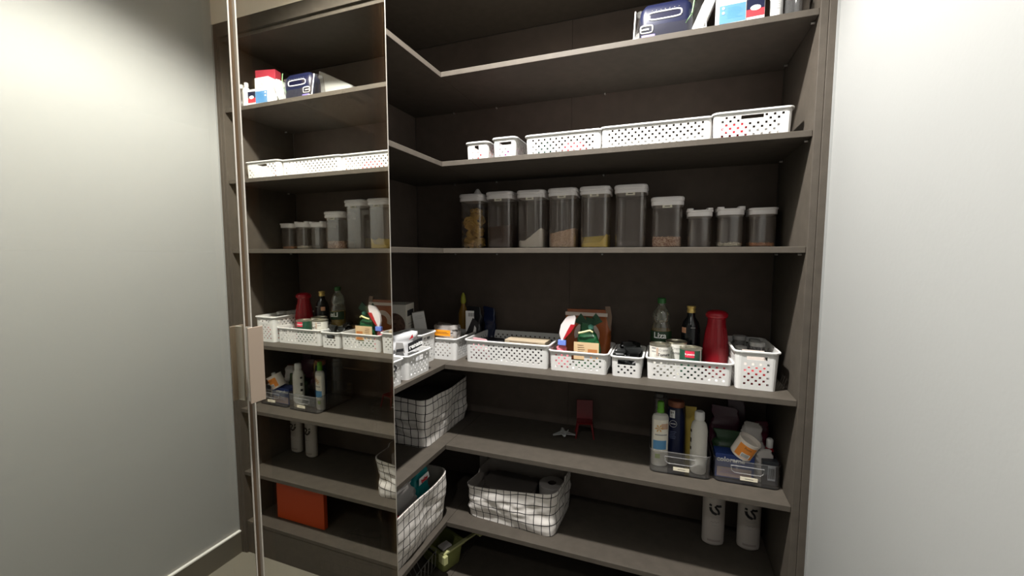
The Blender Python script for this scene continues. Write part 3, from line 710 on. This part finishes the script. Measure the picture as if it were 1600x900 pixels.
# wide basket contents
for k, (x, y, w_, d_, h, s, m_, lb) in enumerate([(-.665,1.560,.12,.11,.070,.2,'black','black packet at the left of the widest basket'), (-.545,1.600,.14,.10,.072,1.4,'brown','dark brown packet in the middle of the widest basket'), (-.455,1.590,.10,.10,.060,2.4,'black','black packet at the right of the widest basket')]):
    pouch('flat_packet', lb, 'packet', mat(m_+'_foil2', {'black': (.015,.014,.016), 'brown': (.055,.03,.03)}[m_], .3), w_, d_, h, (x, y, z4), 0, s, pinch=.9, crumple=.012, top=.5)
pouch('flat_packet', 'pink and white small packet at the left rim of the widest basket', 'packet', mat('pink_packet', (.45,.25,.27), .4), .07, .035, .088, (-.688, 1.485, z4), 0, 12, pinch=.8)
t = box('biscuit_packet', 'cream biscuit packet lying across the widest basket', mat('cream_packet', (.42,.34,.24), .45), .165, .075, .018, (-.500, 1.520, z4+.072), math.radians(-2), cat='packet')
lines(t, mat('brown_print', (.10,.04,.02)), -.07, .07, .013, 2, -.0380, pitch=.006)
# corner basket contents
t = pouch('clear_packet', 'clear packet with an orange label lying in the corner basket', 'packet', clear('milky_film', tint=(.8,.78,.76), milk=.45, milkcol=(.6,.56,.53), gloss=.2), .125, .12, .125, (-.865, 1.535, z4), 0, 3.3, pinch=.85, crumple=.010, top=.6)
card(t, mat('bright_orange', (.95,.36,.02), .5), -.022, .050, .088, .113, -.064, 'orange_label'); lines(t, mat('brown_print', (.1,.04,.02)), -.016, .044, .104, 2, -.0645, pitch=.005)
G().loft([rr(.10, .10, .03, .008), rr(.10, .10, .03, .08)]).build('contents', mat('pale_bread', (.45,.36,.28), .8), t)
t = pouch('coffee_bag', 'black and white foil bag standing at the back of the corner', 'bag', mat('foil_black', (.02,.02,.022), .2), .070, .050, .190, (-.790, 1.648, z4), .1, 4.4, pinch=.85, crumple=.009)
card(t, WHITE, -.031, .008, .085, .175, -.0290, 'white_panel'); 
for k in range(7): card(t, BLACK, -.018+.0042*k, -.0160+.0042*k, .150, .166, -.0294, 'barcode')
G().add([(-.032,-.0296,.070),(.022,-.0296,.060),(.026,-.0296,.125),(.002,-.0296,.145)], [(0,1,2,3)]).build('black_shape', BLACK, t, smooth=False)
G().add([(.004,-.0300,.085),(.016,-.0300,.080),(.018,-.0300,.100),(.010,-.0300,.112)], [(0,1,2,3)]).build('white_shape', WHITE, t, smooth=False)
pouch('coffee_bag', 'dark navy bag standing right of the black and white foil bag', 'bag', mat('dark_navy_film', (.008,.014,.045), .25), .055, .045, .185, (-.733, 1.690, z4), 0, 5.4, pinch=.9)
t = bottle('tall_bottle', 'amber and yellow tall bottle with green tip at the back corner', [(0,0),(.022,0),(.022,.15),(.010,.185),(.009,.195)], mat('amber_film', (.30,.16,.02), .3), (-.872, 1.700, z4)); cap(t, [(.010,.195),(.013,.205),(.010,.23),(.003,.245)], mat('yellow_green', (.35,.35,.03), .5))

# left run, counter-height shelf
def leftpt(y, x): return (x, y, z4)
t = pouch('flour_bag', 'large white flour bag with black renata logo in the left run', 'bag', mat('white_paper_bag', (.58,.58,.59), .5, bump=.1, bscale=40), .135, .095, .140, (-.888, 1.232, z4), PI/2 - .38, 7.7, pinch=.85, crumple=.010, top=.75)
G().add([(-.002,-.0565,.080),(.058,-.0535,.094),(.060,-.0535,.124),(-.002,-.0565,.110)], [(0,1,2,3)]).build('logo_plate', BLACK, t, smooth=False)
text('renata', .0225, WHITE, t, (.029, -.0580, .102), rot=.24, bold=.0008, name='logo_lettering')
G().add([(.004,-.054,.122),(.020,-.052,.140),(.014,-.054,.126),(.022,-.054,.128)], [(0,1,3,2)]).build('red_mark', REDC, t, smooth=False)
G().add([(-.050,-.051,.090),(-.012,-.053,.078),(-.020,-.053,.115),(-.046,-.051,.120)], [(0,1,2,3)]).build('grey_print', GREYP, t, smooth=False)
G().add([(-.046,-.0520,.086),(-.018,-.0536,.086),(-.018,-.0536,.096),(-.046,-.0520,.096)], [(0,1,2,3)]).build('black_patch', BLACK, t, smooth=False)
t = pouch('flour_bag', 'white bag with grey print and blue clip next to the door edge', 'bag', mat('white_paper_bag', (.8,.8,.8)), .115, .085, .122, (-.890, 1.055, z4), PI/2, 3.9, pinch=.8, crumple=.010, top=.5)
lines(t, GREYP, .010, .052, .100, 7, -.0475, pitch=.006)
G().box(.030, .058, -.052, -.040, .108, .124).build('clip', mat('blue_clip', (.16,.25,.7)), t, smooth=False, bevel=.001)
t = box('cereal_box', 'white carton with a dark food picture standing at the back of the left run', mat('cream_carton', (.60,.57,.50), .55), .120, .100, .215, (-1.061, 1.455, z4), math.radians(15))
g = G().lathe([(0,0),(.046,0),(.046,.0006)], 26, sy=1.1).xf(Matrix.Translation((.010, -.0505, .130)) @ Matrix.Rotation(PI/2, 4, 'X')); g.build('food_picture', speck_mat('dark_food', (.07,.035,.025), (.16,.09,.06), 90), t)
G().add([(.0605,-.036,.165),(.0605,.040,.165),(.0605,.040,.190),(.0605,-.036,.190)], [(0,1,2,3)]).build('black_label', BLACK, t, smooth=False)
for k in range(7): G().add([(.0606,-.030+.006*(k%3),.060+.012*k),(.0606,.030,.060+.012*k),(.0606,.030,.063+.012*k),(.0606,-.030+.006*(k%3),.063+.012*k)], [(0,1,2,3)]).build('small_print', GREYP, t, smooth=False)
t = box('slim_carton', 'slim white carton leaning behind the flour bag', CARTON, .050, .030, .180, (-.960, 1.512, z4), math.radians(35), 0, math.radians(-9)); lines(t, GREYP, -.018, .018, .165, 3, -.0155, pitch=.006)
pouch('flat_packet', 'dark blue packet between the two white cartons', 'packet', mat('dark_navy_film', (.008,.014,.045)), .06, .04, .14, (-1.055, 1.530, z4), .3, 2.9, pinch=.9)

# --- fifth shelf: organiser bins
z5 = SH[5] + .0005
def bin_(label, x0, x1, y0, d, h, rz=0):
    t = thing('organizer_bin', label, 'bin', ((x0+x1)/2, y0+d/2, z5), rz, 'clear organiser bins'); w = x1 - x0
    o = [rr(w-.014, d-.014, .014, 0, 5), rr(w-.004, d-.004, .018, .004, 5), rr(w, d, .020, h, 5)]
    i_ = [rr(w-.005, d-.005, .018, h, 5), rr(w-.010, d-.010, .016, .006, 5)]
    G().loft(o + i_).build('tray', CLEARB, t)
    G().tube([p for p in rr(w-.002, d-.002, .020, h, 5)] + [rr(w-.002, d-.002, .020, h, 5)[0]], .0013, 6).build('rim', clear('clear_rim', milk=.15, gloss=.25), t)
    G().loft([rr(w-.010, d-.010, .018, .0005, 5), rr(w-.004, d-.004, .020, .003, 5)]).build('base', clear('dark_clear_base', tint=(.35,.35,.36), milk=.15, milkcol=(.2,.2,.2), gloss=.2), t)
    G().tube([(-.048,-d/2-.001,.063),(-.045,-d/2-.001,.046),(-.036,-d/2-.001,.040),(.036,-d/2-.001,.040),(.045,-d/2-.001,.046),(.048,-d/2-.001,.063),(-.048,-d/2-.001,.063)], .0013, 6).build('grip_outline', clear('clear_rim2', milk=.25, milkcol=(.7,.7,.7), gloss=.35), t)
    p = G().box(-.020, .030, -d/2-.0022, -d/2-.0012, .018, .030).build('name_plate', mat('cream_sticker', (.72,.66,.52), .6), t, smooth=False)
    card(p, BLACK, -.006, .018, .0232, .0246, -d/2-.0024, 'small_print')
    return t
bin_('clear organiser bin holding four lotion bottles', -.040, .156, 1.452, .235, .078, math.radians(1.5))
bin_('clear organiser bin crammed with toiletries in the corner', .164, .359, 1.462, .235, .078, math.radians(1.0))
zb = z5 + .007
# lotion with green pump
t = bottle('lotion_bottle', 'white lotion bottle with a bright green cap and flower label', [(0,0),(.026,0),(.028,.004),(.028,.170),(.024,.180),(.010,.186),(.010,.190)], mat('white_bottle', (.55,.53,.48), .4), (-.004, 1.502, zb), .25, sy=.62)
cap(t, [(.012,.188),(.012,.200),(.011,.201),(.011,.208),(.012,.209),(.010,.226),(.008,.228)], mat('bright_green', (.10,.32,.02), .4))
L_ = lambda a, b, c, d_, m_, n_='label': patch(t, m_, .0283, a, b, c, d_, sy=.62, name=n_)
L_(-60, 62, .050, .165, mat('cream_label', (.78,.74,.64), .5)); patch(t, mat('label_blue', (.10,.28,.50), .5), .0286, -60, 40, .060, .092, sy=.62, name='blue_wave'); patch(t, mat('label_tan', (.55,.36,.25), .5), .0286, 0, 55, .132, .152, sy=.62, name='tan_panel')
for k in range(6):
    a = k*PI/3; G().add([(-.008, -.0184, .136),(-.008+.011*math.cos(a-.22), -.0184, .136+.011*math.sin(a-.22)),(-.008+.015*math.cos(a), -.0184, .136+.015*math.sin(a)),(-.008+.011*math.cos(a+.22), -.0184, .136+.011*math.sin(a+.22))], [(0,1,2,3)]).build('petal', mat('petal_orange', (.62,.33,.08), .5), t, smooth=False)
patch(t, GREYP, .0287, -45, 45, .110, .114, sy=.62, name='small_print'); patch(t, mat('leaf_green', (.30,.40,.12), .5), .0286, -40, -5, .028, .044, sy=.62, name='leaf')
# navy bottle
t = bottle('lotion_bottle', 'navy blue lotion bottle with a copper cap', [(0,0),(.030,0),(.032,.004),(.033,.100),(.030,.170),(.024,.195),(.020,.198)], mat('navy_bottle', (.005,.010,.045), .3), (.047, 1.555, zb), -.1, sy=.7)
cap(t, [(.024,.196),(.028,.200),(.028,.216),(.025,.219),(0,.219)], mat('copper_cap', (.30,.11,.06), .35, metal=.4), sy=.75)
patch(t, WHITE, .0315, -35, -2, .160, .188, sy=.7, name='white_badge'); text('5+', .011, BLACK, t, (-.010, -.0232, .179), bold=.0003); lines(t, BLACK, -.017, -.004, .172, 3, -.0232, pitch=.0035, th=.0008)
G().tube([(-.006+.012*math.cos(2*PI*k/20), -.0240, .140+.012*math.sin(2*PI*k/20)) for k in range(21)], .0006, 5).build('logo_ring', WHITE, t); text('NIVEA', .0062, WHITE, t, (-.006, -.0243, .140), bold=.0002)
lines(t, mat('pale_blue_print', (.25,.30,.5)), -.018, .008, .112, 5, -.0243, pitch=.006)
# yellow tube
t = thing('cream_tube', 'yellow cream tube standing between the navy and white bottles', 'tube', (.098, 1.585, zb+.0))
G().loft([rr(.030, .026, .012, .0), rr(.030, .026, .012, .022)]).build('cap', mat('pale_yellow_cap', (.60,.48,.12), .4), t)
G().loft([rr(.030, .026, .012, .0225), rr(.031, .022, .010, .09), rr(.036, .010, .004, .16), rr(.038, .003, .001, .192)]).build('tube_body', mat('yellow_tube', (.62,.45,.08), .4), t)
# white bottle
t = bottle('lotion_bottle', 'plain white bottle with white cap and black side logo', [(0,0),(.022,0),(.0255,.006),(.0265,.050),(.0265,.150),(.023,.170),(.015,.181),(.014,.184)], mat('white_bottle', (.78,.76,.7)), (.120, 1.490, zb), -.15, sy=.85)
cap(t, [(.0155,.184),(.016,.185),(.0155,.208),(.013,.212),(.0,.212)], WPLA)
for z_, b_ in ((.150,.020),(.120,.030),(.090,.022)): patch(t, BLACK, .0269, -78, -52, z_-b_/2, z_, sy=.85, name='black_logo')
t = bottle('clear_bottle', 'clear tall container behind the green-capped lotion', [(0,0),(.026,0),(.026,.205),(.020,.212)], SMOKE, (-.005, 1.610, zb)); cap(t, [(.022,.210),(.022,.222)], SMOKE)
# second bin
t = box('cotton_box', 'blue carton with white colorama lettering in the corner bin', mat('blue_carton', (.018,.045,.20), .4), .115, .055, .080, (.228, 1.507, zb+.002), math.radians(2))
text('colorama', .022, WHITE, t, (-.012, -.0282, .062), bold=.0007); lines(t, mat('lilac_print', (.25,.2,.55)), -.045, .02, .030, 3, -.0280, pitch=.006)
card(t, mat('skin_picture', (.40,.30,.28), .6), -.052, .050, .004, .036, -.0279, 'pale_picture')
t = thing('white_tub', 'white tub with an orange label lying tilted on the corner bin pile', 'tub', (.246, 1.492, zb+.0835), math.radians(12), rx=math.radians(14), ry=math.radians(22))
G().lathe([(.031,0),(.033,.002),(.033,.058),(.0345,.059),(.0345,.064),(.032,.064),(.031,.052),(0,.052)], 32).build('tub_body', mat('white_tub', (.72,.66,.60), .4), t)
patch(t, mat('bright_orange2', (.75,.25,.03), .5), .0333, -62, 38, .008, .052); text('Pasta', .011, mat('brown_print', (.1,.04,.02)), t, (-.006, 0, .043), bend=.0337)
patch(t, WHITE, .0336, -30, 18, .010, .026, name='barcode_ground')
for k in range(8): patch(t, BLACK, .0338, -26+5*k, -23.5+5*k, .012, .024, name='barcode', n=2)
WC = mat('white_tissue', (.62,.58,.55), .7)
pouch('tissue_bundle', 'crumpled white tissue pack right of the tilted tub', 'packet', WC, .055, .050, .105, (.318, 1.515, zb), .3, 2.4, pinch=.7, crumple=.016)
pouch('tissue_bundle', 'white cloth bundle under the tilted tub', 'packet', WC, .05, .05, .058, (.262, 1.575, zb), .3, 3.4, pinch=.9, crumple=.012)
pouch('tissue_bundle', 'pale packet at the back right of the corner bin', 'packet', WC, .070, .050, .155, (.300, 1.600, zb), .1, 6.4, pinch=.6, crumple=.016)
pouch('purple_packet', 'dark plum packet at the back left of the corner bin', 'packet', mat('plum_film', (.055,.010,.025), .3), .095, .045, .190, (.212, 1.640, zb), 0, 1.4, pinch=.9, crumple=.014)
pouch('purple_packet', 'lilac-brown packet standing behind the green packet', 'packet', mat('mauve_film', (.06,.028,.04), .4), .06, .04, .205, (.258, 1.676, zb), 0, 4.9, pinch=.95)
pouch('green_packet', 'dull green packet lying above the blue carton', 'packet', mat('dull_green_film', (.03,.07,.03), .4), .105, .060, .120, (.225, 1.580, zb), 0, 8.4, pinch=.85, crumple=.012)
pouch('crimson_packet', 'crimson packet at the back right of the corner bin', 'packet', mat('crimson_film', (.13,.008,.03), .4), .045, .045, .150, (.330, 1.640, zb), 0, 9.4, pinch=.9)
t = bottle('small_bottle', 'small red bottle with a white cap at the right of the corner bin', [(0,0),(.014,0),(.014,.090),(.010,.100),(.008,.102)], REDC, (.338, 1.545, zb), rx=math.radians(4)); cap(t, [(.010,.102),(.010,.128),(.007,.132)], WPLA)
patch(t, BLACK, .0142, -60, 60, .076, .092)
t = box('dark_carton', 'dark grey flask with a silver barcode sticker in the corner bin front', mat('dark_grey_plastic', (.03,.034,.042), .4), .046, .032, .078, (.331, 1.494, zb), math.radians(2), cat='flask')
card(t, mat('silver_sticker', (.45,.48,.52), .4), -.008, .014, .016, .066, -.0166, 'silver_sticker')
for k in range(7): card(t, BLACK, -.006+.0026*k, -.0046+.0026*k, .022, .056, -.0170, 'barcode')

# red toy chair and silver toy
RC = mat('red_toy_plastic', (.13,.003,.006), .35)
t = thing('toy_chair', 'small red plastic toy chair against the back of the fifth shelf', 'toy chair', (-.296, 1.650, z5), math.radians(12))
G().loft([rr(.060, .056, .008, .060), rr(.062, .058, .008, .065)]).build('seat', RC, t)
G().loft([[(x, y+dy, z) for x, dy in ((-.033,0),(.033,0),(.033,.004),(-.033,.004))] for y, z in ((.024,.058),(.030,.100),(.035,.140))]).build('backrest', RC, t, bevel=.001)
for sx in (-1, 1):
    for sy in (-1, 1): G().tube([(sx*.027, sy*.024, .061), (sx*.036, sy*.034, .003)], [.0042, .0032], 8).build('leg', RC, t)
SV = mat('silver_toy_plastic', (.70,.72,.72), .3, metal=.5)
t = thing('toy_plane', 'small silver-grey winged toy beside the red chair', 'toy', (-.378, 1.622, z5+.006), math.radians(200))
G().loft([[(r*math.cos(a), y, .010 + r*.8*math.sin(a)) for a in [k*PI/5 for k in range(10)]] for r, y in ((.002,-.045),(.006,-.034),(.009,-.010),(.009,.018),(.005,.036))]).build('fuselage', SV, t)
for sx in (-1, 1):
    G().loft([[(sx*x, y0, .009), (sx*x, y1, .009), (sx*x, y1, .011), (sx*x, y0, .011)] for x, y0, y1 in ((.006,-.015,.020),(.045,.020,.030))]).build('wing', SV, t, smooth=False)
    G().loft([[(sx*x, y0, z), (sx*x, y1, z), (sx*x*1.02, y1, z+.001), (sx*x*1.02, y0, z+.001)] for x, y0, y1, z in ((.004,.018,.034,.014),(.016,.030,.040,.034))]).build('tail_fin', SV, t, smooth=False)
G().tube([(0,-.03,.004),(0,-.034,-.004)], .003).build('wheel', SV, t)

# --- sixth shelf: two white flat bottles, roll, bags
z6 = SH[6] + .0005
for k, (x, y, rz, lb) in enumerate([(.189, 1.618, .10, 'left white flat bottle with a black looping emblem on the low shelf'), (.307, 1.634, .06, 'right white flat bottle with a black looping emblem on the low shelf')]):
    t = bottle('flat_bottle', lb, [(0,0),(.026,0),(.036,.006),(.038,.014),(.038,.185),(.034,.205),(.018,.214),(.016,.216)], mat('pearl_white_bottle', (.42,.38,.35), .4), (x, y, z6), rz, sy=.62, group='twin white flat bottles')
    cap(t, [(.018,.216),(.018,.238),(.016,.240)], WPLA)
    ym = -.0243
    def stroke(pts, r): G().tube([(a, ym + abs(a)*.16, b) for a, b in pts], r, 6).build('emblem', BLACK, t)
    stroke([(-.019,.158),(-.012,.155)], .0038)
    stroke([(-.016,.147),(-.014,.138),(-.007,.129),(.002,.125),(.005,.128)], .0050)
    stroke([(.020,.155),(.012,.154),(.004,.156),(.000,.152),(.004,.145),(.010,.138),(.013,.130),(.011,.124)], .0042)
    patch(t, GREYP, .0383, -26, 30, .112, .1135, sy=.62, name='small_print'); patch(t, GREYP, .0383, -18, 20, .107, .1082, sy=.62, name='small_print')
    stroke2 = G().tube([(-.014+.004*q, ym-.0002, .094+.003*math.sin(q*2.2)) for q in range(8)], .0007, 4).build('script_line', GREYP, t)
    patch(t, GREYP, .0383, -10, 12, .080, .0812, sy=.62, name='small_print'); patch(t, GREYP, .0383, -30, 32, .186, .190, sy=.62, name='small_print')
    patch(t, mat('taupe_print', (.30,.26,.24), .5), .0384, -36, 34, .018, .026, sy=.62, name='bottom_band')
t = thing('paper_roll', 'grey-white paper roll standing in the wide canvas basket', 'roll', (-.412, 1.575, z6+.045))
G().lathe([(.017,0),(.050,0),(.052,.002),(.052,.088),(.050,.090),(.017,.090)], 36, cap0=False, cap1=False).build('paper', mat('roll_paper', (.42,.39,.37), .9), t)
G().lathe([(.018,.001),(.018,.089)], 24, cap0=False, cap1=False).build('core', mat('roll_core', (.08,.06,.05), .9), t)
pouch('folded_cloth', 'dark folded cloth lying in the wide canvas basket', 'cloth', mat('brown_grey_cloth', (.10,.085,.075), .9), .23, .17, .100, (-.590, 1.570, z6+.008), 0, 3.7, pinch=.95, top=.8, crumple=.012)
pouch('folded_cloth', 'dark crumpled cloth inside the corner canvas basket', 'cloth', mat('black_cloth', (.035,.028,.026), .9), .26, .17, .145, (-.985, 1.490, z5+.008), PI/2, 5.7, pinch=.9, top=.7, crumple=.016)
t = pouch('diaper_bag', 'turquoise plastic bag with red lettering in the tall canvas basket', 'bag', mat('turquoise_film', (.015,.26,.27), .3), .125, .10, .238, (-.905, 1.338, z6+.010), PI/2 - .15, 2.7, pinch=.62, crumple=.014, top=.45)
G().add([(-.040,-.0560,.176),(.020,-.0560,.186),(.018,-.052,.208),(-.034,-.052,.200)], [(0,1,2,3)]).build('white_panel', WHITE, t, smooth=False)
text('baby', .019, RED, t, (-.010, -.0575, .190), bold=.0012, rot=.15, name='red_lettering')
t = pouch('clear_bag', 'clear crinkled plastic bag full of pale items by the door edge', 'bag', clear('crinkled_film', tint=(.75,.72,.72), milk=.45, milkcol=(.9,.85,.85), gloss=.45, rough=.2), .20, .13, .245, (-.895, 1.165, z6+.010), PI/2, 6.6, pinch=.8, crumple=.030, top=.5)
pouch('red_item', 'dark red item inside the clear crinkled bag', 'packet', mat('dark_red', (.25,.01,.02), .4), .05, .04, .10, (-.835, 1.100, z6+.11), 0, 1.9)
box('small_carton', 'small grey carton standing behind the wide canvas basket', mat('grey_carton', (.30,.27,.25), .6), .04, .03, .255, (-.765, 1.695, z6), 0)

# --- lowest level: folding step stool, wire rack, orange box
z7 = SH[7] + .0005
GN = mat('olive_green_plastic', (.24,.26,.08), .5)
t = thing('folding_crate', 'folded pale green plastic crate on the lowest board in the corner', 'crate', (-.880, 1.485, z7), math.radians(-22)); t.scale = (1.22, 1.0, 1.0)
G().loft([rr(.115, .085, .010, 0), rr(.120, .090, .010, .004), rr(.135, .110, .012, .085), rr(.130, .105, .010, .085), rr(.112, .082, .008, .006)]).build('crate_body', GN, t)
rim = G().loft([rr(.152, .126, .012, .088), rr(.152, .126, .012, .096), rr(.128, .102, .010, .096), rr(.128, .102, .010, .088)], False, False); rim.build('crate_rim', GN, t)
G().box(-.030, .034, -.0560, -.0550, .066, .076).build('grip_slot', mat('dark_slot', (.02,.018,.01), .7), t, smooth=False)
G().tube([(-.045,-.051,.015),(.040,-.051,.015),(.044,-.0530,.055),(-.045,-.0530,.055),(-.045,-.051,.015)], .0012, 5).build('panel_ridge', GN, t)
PL = mat('pale_green_plastic', (.42,.42,.20), .5)
G().box(.070, .082, -.062, .125, .098, .106).build('folding_leg', PL, t, smooth=False, bevel=.001)
G().box(-.078, -.068, -.062, .090, .098, .106).build('folding_leg', PL, t, smooth=False, bevel=.001)
G().box(.060, .092, -.070, -.050, .066, .100).build('hinge_block', PL, t, smooth=False, bevel=.002)
G().box(.055, .098, .118, .135, .094, .108).build('foot', PL, t, smooth=False, bevel=.002)
G().box(.03, .06, -.045, .00, .097, .104).build('white_brush', WC, t, smooth=False)
t = thing('wire_rack', 'thin grey wire rack standing in the lowest left corner', 'rack', (-.900, 1.300, z7))
WR = mat('grey_wire', (.30,.30,.29), .35, metal=.7)
G().tube([(-.05,-.1,.11),(.05,-.1,.11),(.05,.1,.11),(-.05,.1,.11),(-.05,-.1,.11)], .002, 6).build('top_wire', WR, t)
for k in range(8):
    yy = -.095 + .027*k
    G().tube([(.05, yy, .110),(.045, yy, .04),(.025, yy, .003),(-.025, yy, .003),(-.045, yy, .04),(-.05, yy, .11)], .0014, 6).build('rib_wire', WR, t)
t = box('orange_box', 'flat orange box standing under the lowest shelf near the right post', mat('orange_plastic', (.50,.055,.003), .5), .300, .022, .200, (.108, 1.468, z7), 0)
card(t, WHITE, -.035, .005, .187, .194, -.0118, 'white_tab')
